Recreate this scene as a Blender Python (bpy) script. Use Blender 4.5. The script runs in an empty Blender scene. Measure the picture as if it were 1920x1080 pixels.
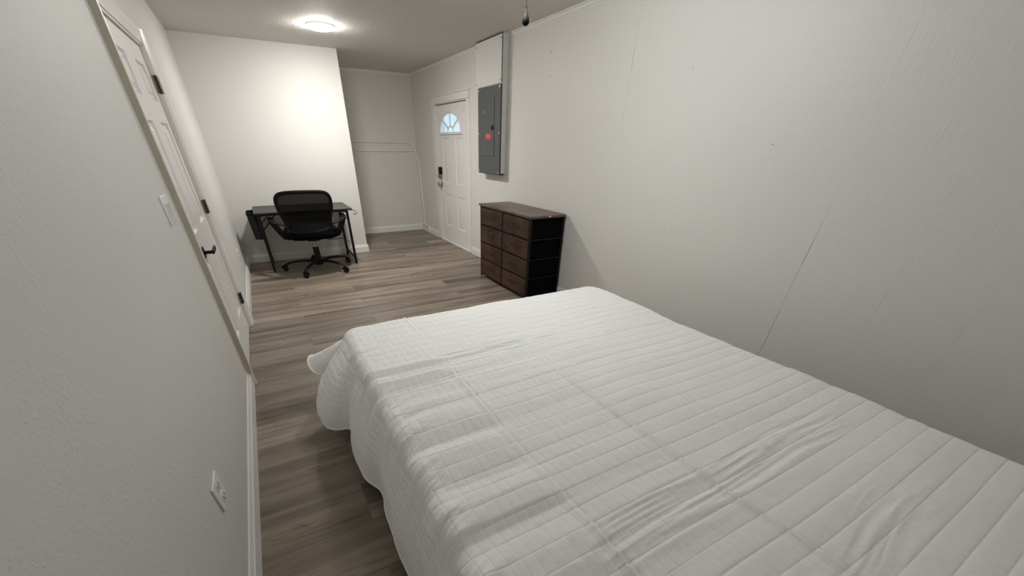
import bpy, bmesh, math, random
import numpy as np
from mathutils import Vector, Matrix
random.seed(7)
S = bpy.context.scene
COL = S.collection
PI = math.pi

# ------------------------------------------------------------------ camera
W, H, PY, DY, WX = 3.3387, 2.5231, 5.8603, 7.3823, 1.8103   # room width, height, partition y, back wall y, partition end x
YR = -1.52                                                  # rear wall behind the camera
cam_d = bpy.data.cameras.new('camera'); cam = bpy.data.objects.new('camera', cam_d); COL.objects.link(cam)
yaw, pitch, roll = 0.5069, 0.6164, 0.0145
fw = Vector((math.sin(yaw)*math.cos(pitch), math.cos(yaw)*math.cos(pitch), -math.sin(pitch)))
r0 = Vector((math.cos(yaw), -math.sin(yaw), 0)); u0 = r0.cross(fw)
rr = r0*math.cos(roll) + u0*math.sin(roll); uu = u0*math.cos(roll) - r0*math.sin(roll)
M = Matrix((rr, uu, -fw)).transposed().to_4x4(); M.translation = (0.4495, -0.9934, 1.5167)
cam.matrix_world = M
cam_d.sensor_fit = 'HORIZONTAL'; cam_d.sensor_width = 36; cam_d.lens = 690.33/1920*36
cam_d.shift_x = (960-922.08)/1920; cam_d.shift_y = (759.84-540)/1920
cam_d.clip_start = 0.02
S.camera = cam

# ------------------------------------------------------------------ world, lights, exposure
DISC_POWER = 288.0     # emission strength of the ceiling disc light
BOWL_POWER = 103.0     # emission strength of the fan's light bowl
wd = bpy.data.worlds.new('world'); S.world = wd; wd.use_nodes = True
wd.node_tree.nodes['Background'].inputs[0].default_value = (0.55, 0.75, 0.85, 1)
wd.node_tree.nodes['Background'].inputs[1].default_value = 1.3
S.view_settings.view_transform = 'Standard'; S.view_settings.look = 'None'
S.view_settings.gamma = 1; S.view_settings.use_curve_mapping = False
S.view_settings.exposure = 0.07
try:
    S.cycles.max_bounces = 10; S.cycles.diffuse_bounces = 8
except Exception: pass

# ------------------------------------------------------------------ materials
def mat(name, col, rough=0.6, metal=0.0, bump=None, spec=0.5, emit=None, alpha=None, var=0.0, vscale=6):
    m = bpy.data.materials.new(name); m.use_nodes = True
    n, l = m.node_tree.nodes, m.node_tree.links
    b = n['Principled BSDF']
    b.inputs['Base Color'].default_value = (*col, 1); b.inputs['Roughness'].default_value = rough
    b.inputs['Metallic'].default_value = metal; b.inputs['Specular IOR Level'].default_value = spec
    tc = n.new('ShaderNodeTexCoord')
    if var:
        nz = n.new('ShaderNodeTexNoise'); nz.inputs['Scale'].default_value = vscale; nz.inputs['Detail'].default_value = 4
        l.new(tc.outputs['Object'], nz.inputs['Vector'])
        mx = n.new('ShaderNodeMix'); mx.data_type = 'RGBA'
        mx.inputs[6].default_value = (*[c*(1-var) for c in col], 1); mx.inputs[7].default_value = (*[min(1, c*(1+var)) for c in col], 1)
        l.new(nz.outputs['Fac'], mx.inputs[0]); l.new(mx.outputs[2], b.inputs['Base Color'])
    if bump:
        sc, st, dist = bump[:3]; stretch = bump[3] if len(bump) > 3 else (1, 1, 1)
        mp = n.new('ShaderNodeMapping'); mp.inputs['Scale'].default_value = stretch
        l.new(tc.outputs['Object'], mp.inputs['Vector'])
        nz = n.new('ShaderNodeTexNoise'); nz.inputs['Scale'].default_value = sc; nz.inputs['Detail'].default_value = 3
        l.new(mp.outputs[0], nz.inputs['Vector'])
        bp = n.new('ShaderNodeBump'); bp.inputs['Strength'].default_value = st; bp.inputs['Distance'].default_value = dist
        l.new(nz.outputs['Fac'], bp.inputs['Height']); l.new(bp.outputs[0], b.inputs['Normal'])
    if emit:
        b.inputs['Emission Color'].default_value = (*emit[0], 1); b.inputs['Emission Strength'].default_value = emit[1]
    return m

WALL = (0.70, 0.693, 0.672)
def wall_mat(name, scale, st, dist, blob=None, col=WALL, rough=0.55):
    """painted drywall: orange-peel bump with scattered blobs"""
    m = mat(name, col, rough)
    n, l = m.node_tree.nodes, m.node_tree.links; b = n['Principled BSDF']
    tc = n.new('ShaderNodeTexCoord')
    a = n.new('ShaderNodeTexNoise'); a.inputs['Scale'].default_value = scale; a.inputs['Detail'].default_value = 2
    l.new(tc.outputs['Object'], a.inputs['Vector'])
    hgt = a.outputs['Fac']
    if blob:
        c = n.new('ShaderNodeTexNoise'); c.inputs['Scale'].default_value = blob; c.inputs['Detail'].default_value = 1
        l.new(tc.outputs['Object'], c.inputs['Vector'])
        r = n.new('ShaderNodeMapRange'); r.inputs[1].default_value = 0.60; r.inputs[2].default_value = 0.72
        l.new(c.outputs['Fac'], r.inputs[0])
        big = n.new('ShaderNodeTexNoise'); big.inputs['Scale'].default_value = 2.2
        l.new(tc.outputs['Object'], big.inputs['Vector'])
        br = n.new('ShaderNodeMapRange'); br.inputs[1].default_value = 0.42; br.inputs[2].default_value = 0.62
        l.new(big.outputs['Fac'], br.inputs[0])
        mu = n.new('ShaderNodeMath'); mu.operation = 'MULTIPLY'; l.new(r.outputs[0], mu.inputs[0]); l.new(br.outputs[0], mu.inputs[1])
        ad = n.new('ShaderNodeMath'); ad.operation = 'MULTIPLY_ADD'; l.new(mu.outputs[0], ad.inputs[0]); ad.inputs[1].default_value = 0.9; l.new(hgt, ad.inputs[2])
        hgt = ad.outputs[0]
    bp = n.new('ShaderNodeBump'); bp.inputs['Strength'].default_value = st; bp.inputs['Distance'].default_value = dist
    l.new(hgt, bp.inputs['Height']); l.new(bp.outputs[0], b.inputs['Normal'])
    return m

M_wallL = wall_mat('left_wall_paint', 60, 0.42, 0.004, blob=80, col=(0.645, 0.642, 0.626))
M_wall = wall_mat('wall_paint', 45, 0.28, 0.004, blob=60)
M_ceil = wall_mat('ceiling_texture', 70, 0.6, 0.010, blob=75, col=(0.66, 0.64, 0.61), rough=0.8)

def right_wall_mat(WALL=(0.73, 0.722, 0.70)):
    m = mat('right_wall_panel_paint', WALL, 0.5)
    n, l = m.node_tree.nodes, m.node_tree.links; b = n['Principled BSDF']
    tc = n.new('ShaderNodeTexCoord'); sep = n.new('ShaderNodeSeparateXYZ'); l.new(tc.outputs['Object'], sep.inputs[0])
    def math_(op, a, bb=None, c=None):
        k = n.new('ShaderNodeMath'); k.operation = op
        for i, v in enumerate((a, bb, c)):
            if v is None: continue
            if isinstance(v, (int, float)): k.inputs[i].default_value = v
            else: l.new(v, k.inputs[i])
        return k.outputs[0]
    wob = n.new('ShaderNodeTexNoise'); wob.inputs['Scale'].default_value = 5; wob.inputs['Detail'].default_value = 5; l.new(tc.outputs['Object'], wob.inputs['Vector'])
    wy = math_('MULTIPLY_ADD', wob.outputs['Fac'], 0.012, sep.outputs['Y']); wy = math_('SUBTRACT', wy, 0.006)
    cr = None
    for y0, s, za, zb, lo in ((0.188, 0.80, 1.30, 1.05, 0.22), (1.974, 0.62, 1.55, 1.80, 0.0), (3.78, 0.30, 1.2, 1.3, 0.2), (-0.27, 0.10, 0, 0.1, 0.5), (-0.62, 0.10, 0, 0.1, 0.5)):
        d = math_('ABSOLUTE', math_('SUBTRACT', wy, y0))
        k = n.new('ShaderNodeMapRange'); k.inputs[1].default_value = 0.0006; k.inputs[2].default_value = 0.0032; k.inputs[3].default_value = s; k.inputs[4].default_value = 0
        l.new(d, k.inputs[0])
        zf = n.new('ShaderNodeMapRange'); zf.inputs[1].default_value = min(za, zb); zf.inputs[2].default_value = max(za, zb)
        zf.inputs[3].default_value = 1 if za > zb else lo; zf.inputs[4].default_value = lo if za > zb else 1
        l.new(sep.outputs['Z'], zf.inputs[0]); kk = math_('MULTIPLY', k.outputs[0], zf.outputs[0])
        cr = kk if cr is None else math_('MAXIMUM', cr, kk)
    # the crack fades in and out along its height
    br = n.new('ShaderNodeTexNoise'); br.inputs['Scale'].default_value = 3.5; br.inputs['Detail'].default_value = 3; l.new(tc.outputs['Object'], br.inputs['Vector'])
    bm_ = n.new('ShaderNodeMapRange'); bm_.inputs[1].default_value = 0.36; bm_.inputs[2].default_value = 0.56; l.new(br.outputs['Fac'], bm_.inputs[0])
    cr = math_('MULTIPLY', cr, bm_.outputs[0])
    # nail holes and scuffs
    for (py, pz, rad) in ((3.101, 2.265, 0.016), (3.096, 2.087, 0.012), (0.643, 1.537, 0.009), (1.38, 1.965, 0.007), (2.72, 2.09, 0.007), (2.75, 1.98, 0.006), (2.3, 1.5, 0.006), (1.2, 0.95, 0.007)):
        dy = math_('SUBTRACT', sep.outputs['Y'], py); dz = math_('MULTIPLY', math_('SUBTRACT', sep.outputs['Z'], pz), 1.6)
        dd = math_('SQRT', math_('ADD', math_('MULTIPLY', dy, dy), math_('MULTIPLY', dz, dz)))
        k = n.new('ShaderNodeMapRange'); k.inputs[1].default_value = rad*0.3; k.inputs[2].default_value = rad; k.inputs[3].default_value = 0.7; k.inputs[4].default_value = 0
        l.new(dd, k.inputs[0]); cr = math_('MAXIMUM', cr, k.outputs[0])
    mx = n.new('ShaderNodeMix'); mx.data_type = 'RGBA'; mx.inputs[6].default_value = (*WALL, 1); mx.inputs[7].default_value = (0.20, 0.17, 0.12, 1)
    l.new(cr, mx.inputs[0]); l.new(mx.outputs[2], b.inputs['Base Color'])
    mp = n.new('ShaderNodeMapping'); mp.inputs['Scale'].default_value = (1, 1, 0.12); l.new(tc.outputs['Object'], mp.inputs['Vector'])
    g = n.new('ShaderNodeTexNoise'); g.inputs['Scale'].default_value = 110; g.inputs['Detail'].default_value = 3; l.new(mp.outputs[0], g.inputs['Vector'])
    g2 = n.new('ShaderNodeTexNoise'); g2.inputs['Scale'].default_value = 60; l.new(tc.outputs['Object'], g2.inputs['Vector'])
    hh = math_('ADD', g.outputs['Fac'], g2.outputs['Fac']); hh = math_('SUBTRACT', hh, math_('MULTIPLY', cr, 1.5))
    bp = n.new('ShaderNodeBump'); bp.inputs['Strength'].default_value = 0.22; bp.inputs['Distance'].default_value = 0.003
    l.new(hh, bp.inputs['Height']); l.new(bp.outputs[0], b.inputs['Normal'])
    return m


M_wallR = right_wall_mat()

def floor_mat():
    m = mat('vinyl_plank_floor', (0.2, 0.17, 0.14), 0.42)
    n, l = m.node_tree.nodes, m.node_tree.links; b = n['Principled BSDF']
    tc = n.new('ShaderNodeTexCoord')
    mp = n.new('ShaderNodeMapping'); mp.inputs['Location'].default_value = (0.62, -0.29+2.7, 0); l.new(tc.outputs['Object'], mp.inputs['Vector'])
    bk = n.new('ShaderNodeTexBrick'); bk.offset = 0.37; bk.offset_frequency = 2; bk.squash = 1.0
    bk.inputs['Scale'].default_value = 1; bk.inputs['Mortar Size'].default_value = 0.0012; bk.inputs['Mortar Smooth'].default_value = 0.4
    bk.inputs['Brick Width'].default_value = 1.78; bk.inputs['Row Height'].default_value = 0.27; bk.inputs['Bias'].default_value = 0
    bk.inputs['Color1'].default_value = (0, 0, 0, 1); bk.inputs['Color2'].default_value = (1, 1, 1, 1); bk.inputs['Mortar'].default_value = (0.5, 0.5, 0.5, 1)
    l.new(mp.outputs[0], bk.inputs['Vector'])
    def noise(scale, stretch, detail, dist=0.0, off=20):
        a = n.new('ShaderNodeMapping'); a.inputs['Scale'].default_value = stretch; l.new(tc.outputs['Object'], a.inputs['Vector'])
        k = n.new('ShaderNodeTexNoise'); k.noise_dimensions = '4D'; k.inputs['Scale'].default_value = scale; k.inputs['Detail'].default_value = detail; k.inputs['Distortion'].default_value = dist
        mu = n.new('ShaderNodeMath'); mu.operation = 'MULTIPLY'; mu.inputs[1].default_value = off; l.new(bk.outputs['Color'], mu.inputs[0])
        l.new(mu.outputs[0], k.inputs['W']); l.new(a.outputs[0], k.inputs['Vector']); return k.outputs['Fac']
    streak = noise(2.6, (0.22, 3.2, 1), 3, 0.5)
    grain = noise(14, (0.22, 4.5, 1), 5, 0.8)
    fine = noise(60, (0.12, 3.5, 1), 2)
    def ramp(src, pts):
        r = n.new('ShaderNodeValToRGB'); e = r.color_ramp.elements
        e[0].position, e[0].color = pts[0][0], (*pts[0][1], 1); e[1].position, e[1].color = pts[-1][0], (*pts[-1][1], 1)
        for p, c in pts[1:-1]:
            q = e.new(p); q.color = (*c, 1)
        l.new(src, r.inputs[0]); return r.outputs[0]
    base = ramp(streak, [(0.30, (0.115, 0.090, 0.070)), (0.44, (0.200, 0.162, 0.128)), (0.56, (0.290, 0.241, 0.193)), (0.72, (0.350, 0.296, 0.240))])
    def mix(t, f, a, bcol):
        x = n.new('ShaderNodeMix'); x.data_type = 'RGBA'; x.blend_type = t
        if isinstance(f, float): x.inputs[0].default_value = f
        else: l.new(f, x.inputs[0])
        for i, v in ((6, a), (7, bcol)):
            if isinstance(v, tuple): x.inputs[i].default_value = (*v, 1)
            else: l.new(v, x.inputs[i])
        return x.outputs[2]
    g1 = ramp(grain, [(0.32, (0.66, 0.64, 0.61)), (0.45, (0.96, 0.96, 0.96)), (0.7, (1.06, 1.06, 1.06))])
    g2 = ramp(fine, [(0.3, (0.86, 0.86, 0.86)), (0.6, (1.05, 1.05, 1.05))])
    c = mix('MULTIPLY', 0.9, base, g1); c = mix('MULTIPLY', 1.0, c, g2)
    tone = ramp(bk.outputs['Color'], [(0.0, (0.80, 0.79, 0.78)), (1.0, (1.16, 1.15, 1.12))])
    c = mix('MULTIPLY', 1.0, c, tone)
    # sparse cathedral knots
    kv = n.new('ShaderNodeMapping'); kv.inputs['Scale'].default_value = (0.7, 2.2, 1); l.new(tc.outputs['Object'], kv.inputs['Vector'])
    wv = n.new('ShaderNodeTexNoise'); wv.inputs['Scale'].default_value = 1.6; wv.inputs['Detail'].default_value = 1.5; l.new(kv.outputs[0], wv.inputs['Vector'])
    sn = n.new('ShaderNodeMath'); sn.operation = 'MULTIPLY'; sn.inputs[1].default_value = 150; l.new(wv.outputs['Fac'], sn.inputs[0])
    si = n.new('ShaderNodeMath'); si.operation = 'SINE'; l.new(sn.outputs[0], si.inputs[0])
    rg = ramp(si.outputs[0], [(0.0, (1, 1, 1)), (0.9, (0.70, 0.67, 0.63))])
    km = n.new('ShaderNodeMapRange'); km.inputs[1].default_value = 0.56; km.inputs[2].default_value = 0.66; l.new(wv.outputs['Fac'], km.inputs[0])
    c = mix('MULTIPLY', km.outputs[0], c, rg)
    fm_ = n.new('ShaderNodeMath'); fm_.operation = 'MULTIPLY'; fm_.inputs[1].default_value = 0.45; l.new(bk.outputs['Fac'], fm_.inputs[0])
    c = mix('MIX', fm_.outputs[0], c, (0.07, 0.055, 0.042))
    l.new(c, b.inputs['Base Color'])
    bp = n.new('ShaderNodeBump'); bp.inputs['Strength'].default_value = 0.15; bp.inputs['Distance'].default_value = 0.002
    l.new(grain, bp.inputs['Height']); l.new(bp.outputs[0], b.inputs['Normal'])
    return m
M_floor = floor_mat()

def wood_mat(name, dark, mid, axis=1, rough=0.5):
    m = mat(name, mid, rough)
    n, l = m.node_tree.nodes, m.node_tree.links; b = n['Principled BSDF']
    tc = n.new('ShaderNodeTexCoord'); mp = n.new('ShaderNodeMapping'); s = [6, 6, 6]; s[axis] = 0.9; mp.inputs['Scale'].default_value = s
    l.new(tc.outputs['Object'], mp.inputs['Vector'])
    nz = n.new('ShaderNodeTexNoise'); nz.inputs['Scale'].default_value = 3; nz.inputs['Detail'].default_value = 6; nz.inputs['Distortion'].default_value = 0.9
    l.new(mp.outputs[0], nz.inputs['Vector'])
    n2 = n.new('ShaderNodeTexNoise'); n2.inputs['Scale'].default_value = 3.5; n2.inputs['Detail'].default_value = 2; l.new(tc.outputs['Object'], n2.inputs['Vector'])
    ad = n.new('ShaderNodeMath'); ad.operation = 'ADD'; l.new(nz.outputs['Fac'], ad.inputs[0]); l.new(n2.outputs['Fac'], ad.inputs[1])
    hf = n.new('ShaderNodeMath'); hf.operation = 'MULTIPLY'; hf.inputs[1].default_value = 0.5; l.new(ad.outputs[0], hf.inputs[0])
    r = n.new('ShaderNodeValToRGB'); e = r.color_ramp.elements
    e[0].position, e[0].color = 0.36, (*dark, 1); e[1].position, e[1].color = 0.64, (*mid, 1)
    l.new(hf.outputs[0], r.inputs[0]); l.new(r.outputs[0], b.inputs['Base Color'])
    return m
M_drawer = wood_mat('rustic_brown_drawer_print', (0.008, 0.0035, 0.002), (0.080, 0.034, 0.017))
M_dtop = wood_mat('rustic_brown_top', (0.060, 0.041, 0.030), (0.185, 0.130, 0.096), rough=0.4)
M_trim = mat('white_trim_paint', (0.80, 0.79, 0.77), 0.35, bump=(30, 0.1, 0.002))
M_door = mat('white_door_paint', (0.80, 0.785, 0.765), 0.38, bump=(40, 0.08, 0.002))
M_beige = mat('shaded_casing_edge', (0.50, 0.46, 0.37), 0.6, var=0.08)  # darker than the trim: shade of the casing's near side as colour
M_plastic = mat('white_plastic', (0.80, 0.80, 0.79), 0.25)
M_gapshade = mat('dark_gap_shade', (0.03, 0.03, 0.03), 0.6)  # near-black that paints the shade in gaps and under the chase
M_slotg = mat('grey_slot', (0.35, 0.35, 0.34), 0.6)
M_black = mat('black_powder_coat', (0.005, 0.005, 0.005), 0.5, bump=(300, 0.1, 0.0005), spec=0.3)
M_blackpl = mat('black_plastic', (0.004, 0.004, 0.0045), 0.5, spec=0.22)
M_blackfab = mat('black_fabric', (0.0035, 0.0035, 0.004), 0.95, bump=(500, 0.3, 0.0006), spec=0.06)
M_darkfab = mat('charcoal_fabric', (0.02, 0.021, 0.022), 0.95, bump=(400, 0.3, 0.0008), spec=0.2)
M_desktop = mat('black_desk_laminate', (0.022, 0.022, 0.023), 0.42, var=0.15, vscale=40)
M_bronze = mat('dark_bronze', (0.05, 0.042, 0.034), 0.35, metal=0.8)
M_hinge = mat('aged_hinge_metal', (0.17, 0.15, 0.12), 0.42, metal=0.8)
M_chrome = mat('brushed_nickel', (0.62, 0.60, 0.57), 0.25, metal=1.0)
M_chromed = mat('worn_nickel', (0.36, 0.34, 0.32), 0.28, metal=1.0)
M_panel = mat('grey_panel_enamel', (0.098, 0.105, 0.11), 0.38, var=0.04)
M_red = mat('red_label', (0.62, 0.06, 0.07), 0.5)
M_redlt = mat('red_label_print', (0.72, 0.20, 0.20), 0.5)
M_screw = mat('screw_metal', (0.7, 0.7, 0.7), 0.3, metal=0.9)
M_under = mat('raw_plywood', (0.35, 0.25, 0.15), 0.8, var=0.2)
M_quilt = mat('white_quilted_cotton', (0.92, 0.93, 0.915), 0.85, spec=0.2)
M_mattress = mat('white_mattress_ticking', (0.62, 0.62, 0.60), 0.9)
M_glassgl = mat('frosted_window_glass', (0.7, 0.85, 0.9), 0.15, spec=0.5)
M_disc = mat('lit_diffuser', (0.9, 0.9, 0.88), 0.5, emit=((1.0, 0.965, 0.905), DISC_POWER))
M_bowl = mat('lit_opal_bowl', (0.9, 0.9, 0.88), 0.5, emit=((0.985, 1.0, 0.985), BOWL_POWER))

def stitch_bump(m, SX=0.0385, SY=0.0745):
    """fine stitched grooves following the cloth's own coordinates (UV in metres)"""
    n, l = m.node_tree.nodes, m.node_tree.links; b = n['Principled BSDF']
    uv = n.new('ShaderNodeUVMap'); uv.uv_map = 'cloth'; sp = n.new('ShaderNodeSeparateXYZ'); l.new(uv.outputs[0], sp.inputs[0])
    def M_(op, a, b_=None):
        k = n.new('ShaderNodeMath'); k.operation = op
        for i, v in enumerate((a, b_)):
            if v is None: continue
            if isinstance(v, (int, float)): k.inputs[i].default_value = v
            else: l.new(v, k.inputs[i])
        return k.outputs[0]
    def groove(src, step, w):
        d = M_('MULTIPLY', M_('SUBTRACT', 0.5, M_('ABSOLUTE', M_('SUBTRACT', M_('FRACT', M_('DIVIDE', src, step)), 0.5))), step)
        r = n.new('ShaderNodeMapRange'); r.interpolation_type = 'SMOOTHSTEP'; r.inputs[1].default_value = 0; r.inputs[2].default_value = w
        l.new(d, r.inputs[0]); return r.outputs[0]
    h = M_('ADD', M_('MULTIPLY', groove(sp.outputs[1], SY, 0.0055), 0.62), M_('MULTIPLY', groove(sp.outputs[0], SX, 0.0045), 0.42))
    nz = n.new('ShaderNodeTexNoise'); nz.inputs['Scale'].default_value = 95; nz.inputs['Detail'].default_value = 3; l.new(uv.outputs[0], nz.inputs['Vector'])
    h = M_('ADD', h, M_('MULTIPLY', nz.outputs['Fac'], 0.55))
    bp = n.new('ShaderNodeBump'); bp.inputs['Strength'].default_value = 0.75; bp.inputs['Distance'].default_value = 0.0022
    l.new(h, bp.inputs['Height']); l.new(bp.outputs[0], b.inputs['Normal'])
stitch_bump(M_quilt)

def see_through(name, col, op):
    m = mat(name, col, 0.8, spec=0.1)
    n, l = m.node_tree.nodes, m.node_tree.links
    tr = n.new('ShaderNodeBsdfTransparent'); mx = n.new('ShaderNodeMixShader'); mx.inputs[0].default_value = op
    l.new(tr.outputs[0], mx.inputs[1]); l.new(n['Principled BSDF'].outputs[0], mx.inputs[2]); l.new(mx.outputs[0], n['Material Output'].inputs['Surface'])
    return m
M_mesh = see_through('black_chair_mesh', (0.006, 0.006, 0.0065), 0.80)
M_pane = see_through('window_glass', (0.75, 0.9, 0.95), 0.18)

# ------------------------------------------------------------------ helpers
class MB:
    def __init__(s): s.v = []; s.f = []
    def add(s, vs, fs):
        o = len(s.v); s.v += [tuple(v) for v in vs]; s.f += [tuple(i+o for i in f) for f in fs]; return s
    def box(s, x0, x1, y0, y1, z0, z1, mtx=None):
        vs = [Vector(p) for p in ((x0,y0,z0),(x1,y0,z0),(x1,y1,z0),(x0,y1,z0),(x0,y0,z1),(x1,y0,z1),(x1,y1,z1),(x0,y1,z1))]
        if mtx: vs = [mtx @ v for v in vs]
        return s.add(vs, [(0,3,2,1),(4,5,6,7),(0,1,5,4),(1,2,6,5),(2,3,7,6),(3,0,4,7)])
    def bar(s, a, b, w, h=None, up=(0,0,1)):
        """rectangular bar from a to b"""
        h = h or w; a, b = Vector(a), Vector(b); d = (b-a); L = d.length; d.normalize()
        u = Vector(up)
        if abs(d.dot(u)) > .95: u = Vector((1,0,0))
        x = d.cross(u).normalized(); y = x.cross(d).normalized()
        vs = []
        for p in (a, b):
            for sx, sy in ((-1,-1),(1,-1),(1,1),(-1,1)): vs.append(p + x*sx*w/2 + y*sy*h/2)
        return s.add(vs, [(0,3,2,1),(4,5,6,7),(0,1,5,4),(1,2,6,5),(2,3,7,6),(3,0,4,7)])
    def tube(s, pts, r, n=10, sx=1.0, sy=1.0, closed=False, cap=True):
        """round (or flattened) tube along pts; r a number or a list"""
        pts = [Vector(p) for p in pts]; N = len(pts); rs = r if isinstance(r, (list, tuple)) else [r]*N
        rings = []; prev = None
        for i, p in enumerate(pts):
            if closed: d = (pts[(i+1) % N]-pts[i-1]).normalized()
            else: d = (pts[min(i+1, N-1)]-pts[max(i-1, 0)]).normalized()
            if prev is None:
                u = Vector((0,0,1)) if abs(d.z) < .9 else Vector((0,1,0))
                x = d.cross(u).normalized()
            else:
                x = (prev - d*prev.dot(d)).normalized()
            prev = x; y = d.cross(x).normalized()
            rings.append([p + x*math.cos(2*PI*k/n)*rs[i]*sx + y*math.sin(2*PI*k/n)*rs[i]*sy for k in range(n)])
        vs = [v for q in rings for v in q]; fs = []
        for i in range(N if closed else N-1):
            j = (i+1) % N
            for k in range(n):
                fs.append((i*n+k, i*n+(k+1) % n, j*n+(k+1) % n, j*n+k))
        if cap and not closed: fs += [tuple(reversed(range(n))), tuple(range((N-1)*n, N*n))]
        return s.add(vs, fs)
    def lathe(s, prof, c=(0,0,0), axis='z', n=32):
        """prof: list of (radius, height)"""
        vs = []; fs = []
        for (r, h) in prof:
            for k in range(n):
                a = 2*PI*k/n; p = (r*math.cos(a), r*math.sin(a), h)
                if axis == 'x': p = (p[2], p[0], p[1])
                if axis == 'y': p = (p[0], p[2], p[1])
                vs.append(Vector(c)+Vector(p))
        for i in range(len(prof)-1):
            for k in range(n): fs.append((i*n+k, i*n+(k+1) % n, (i+1)*n+(k+1) % n, (i+1)*n+k))
        fs += [tuple(reversed(range(n))), tuple(range((len(prof)-1)*n, len(prof)*n))]
        return s.add(vs, fs)
    def prism(s, poly, a, b, axis='y'):
        """extrude a 2-D polygon: axis y -> poly in (x,z); axis x -> (y,z); axis z -> (x,y)"""
        def P(p, t):
            return {'y': (p[0], t, p[1]), 'x': (t, p[0], p[1]), 'z': (p[0], p[1], t)}[axis]
        n = len(poly); vs = [P(p, a) for p in poly]+[P(p, b) for p in poly]
        fs = [tuple(range(n)), tuple(reversed(range(n, 2*n)))]+[(i, i+n, (i+1) % n+n, (i+1) % n) for i in range(n)]
        return s.add(vs, fs)

def lab(o, label=None, cat=None, group=None, kind=None):
    if label: o['label'] = label
    if cat: o['category'] = cat
    if group: o['group'] = group
    if kind: o['kind'] = kind
    return o
def obj(name, mb, m, parent=None, bevel=0, seg=2, smooth=True, angle=35, fix=True):
    me = bpy.data.meshes.new(name); me.from_pydata([tuple(v) for v in mb.v], [], mb.f); me.update()
    if fix:
        bm = bmesh.new(); bm.from_mesh(me); bmesh.ops.recalc_face_normals(bm, faces=bm.faces); bm.to_mesh(me); bm.free()
    if smooth:
        me.polygons.foreach_set('use_smooth', [True]*len(me.polygons)); me.set_sharp_from_angle(angle=math.radians(angle))
    me.materials.append(m)
    o = bpy.data.objects.new(name, me); COL.objects.link(o)
    if parent:
        o.parent = parent; o.location = -Vector(parent_loc(parent))
    if bevel:
        b = o.modifiers.new('bevel', 'BEVEL'); b.width = bevel; b.segments = seg; b.limit_method = 'ANGLE'; b.angle_limit = math.radians(40)
    return o
LOCS = {}
def parent_loc(p): return LOCS.get(p.name, (0,0,0))
def thing(name, loc, label, cat, group=None, kind=None):
    """an Empty at the thing's base; its parts are modelled in world coordinates"""
    o = bpy.data.objects.new(name, None); COL.objects.link(o); o.location = loc; o.empty_display_size = 0.05
    LOCS[o.name] = tuple(loc)
    return lab(o, label, cat, group, kind)
def struct(name, mb, m, label=None, **k):
    o = obj(name, mb, m, **k); o['kind'] = 'structure'
    if label: o['label'] = label
    return o

# ------------------------------------------------------------------ room shell
T = 0.14
struct('floor', MB().box(-T, W+T, YR-T, DY+T, -0.06, 0), M_floor, 'grey brown wood plank vinyl floor', smooth=False)
struct('ceiling', MB().box(-T, W+T, YR-T, DY+T, H, H+0.1), M_ceil, 'white textured ceiling', smooth=False)
LD0, LD1, LDH = 2.075, 3.205, 2.045           # left door opening
m = MB(); m.box(-T, 0, YR, LD0, 0, H); m.box(-T, 0, LD1, PY+0.05, 0, H); m.box(-T, 0, LD0, LD1, LDH, H); m.box(-T, -0.09, LD0, LD1, 0, LDH)
struct('wall_left', m, M_wallL, 'white left wall with stippled paint', smooth=False)
ED0, ED1, EDH = 5.075, 6.255, 2.03            # entry door opening
m = MB()
m.box(W, W+T, YR, ED0, 0, H); m.box(W, W+T, ED1, DY, 0, H); m.box(W, W+T, ED0, ED1, EDH, H)
struct('wall_right', m, M_wallR, 'long white panelled right wall with hairline seams', smooth=False)
struct('wall_back', MB().box(-T, W+T, DY, DY+T, 0, H), M_wall, 'white end wall of the entry recess', smooth=False)
# partition (its right end is slightly out of plumb)
m = MB(); lean = 0.018
m.add([(-T,PY,0),(WX-lean,PY,0),(WX-lean,DY,0),(-T,DY,0),(-T,PY,H),(WX+lean,PY,H),(WX+lean,DY,H),(-T,DY,H)],
      [(0,3,2,1),(4,5,6,7),(0,1,5,4),(1,2,6,5),(2,3,7,6),(3,0,4,7)])
struct('wall_partition', m, M_wall, 'white partition wall behind the desk', smooth=False)
struct('wall_rear', MB().box(-T, W+T, YR-T, YR, 0, H), M_wall, smooth=False)

# baseboards: ogee-topped profile, (offset from wall, height)
HB = 0.112
BP = [(0,0),(0.017,0),(0.017,0.082),(0.0125,0.088),(0.0125,0.094),(0.006,HB),(0,HB)]
def base_x(name, side, y0, y1):   # along y on the wall x=side
    s = 1 if side == 0 else -1
    return struct(name, MB().prism([(side+s*a, b) for a, b in BP], y0, y1, 'y'), M_trim, angle=25)
def base_y(name, yw, x0, x1):     # along x on a wall facing -y
    return struct(name, MB().prism([(yw-a, b) for a, b in BP], x0, x1, 'x'), M_trim, angle=25)
base_x('baseboard_left', 0, YR, 1.955)
base_x('baseboard_left_far', 0, 3.335, PY)
base_x('baseboard_right', W, YR, 4.955)
base_x('baseboard_right_far', W, 6.44, DY)
base_y('baseboard_partition', PY, 0.017, WX-lean+0.017)
struct('baseboard_partition_end', MB().prism([(WX-lean+a, b) for a, b in BP], PY+0.0, DY, 'y'), M_trim, angle=25)
base_y('baseboard_back', DY, WX+0.02, W-0.017)
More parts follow.
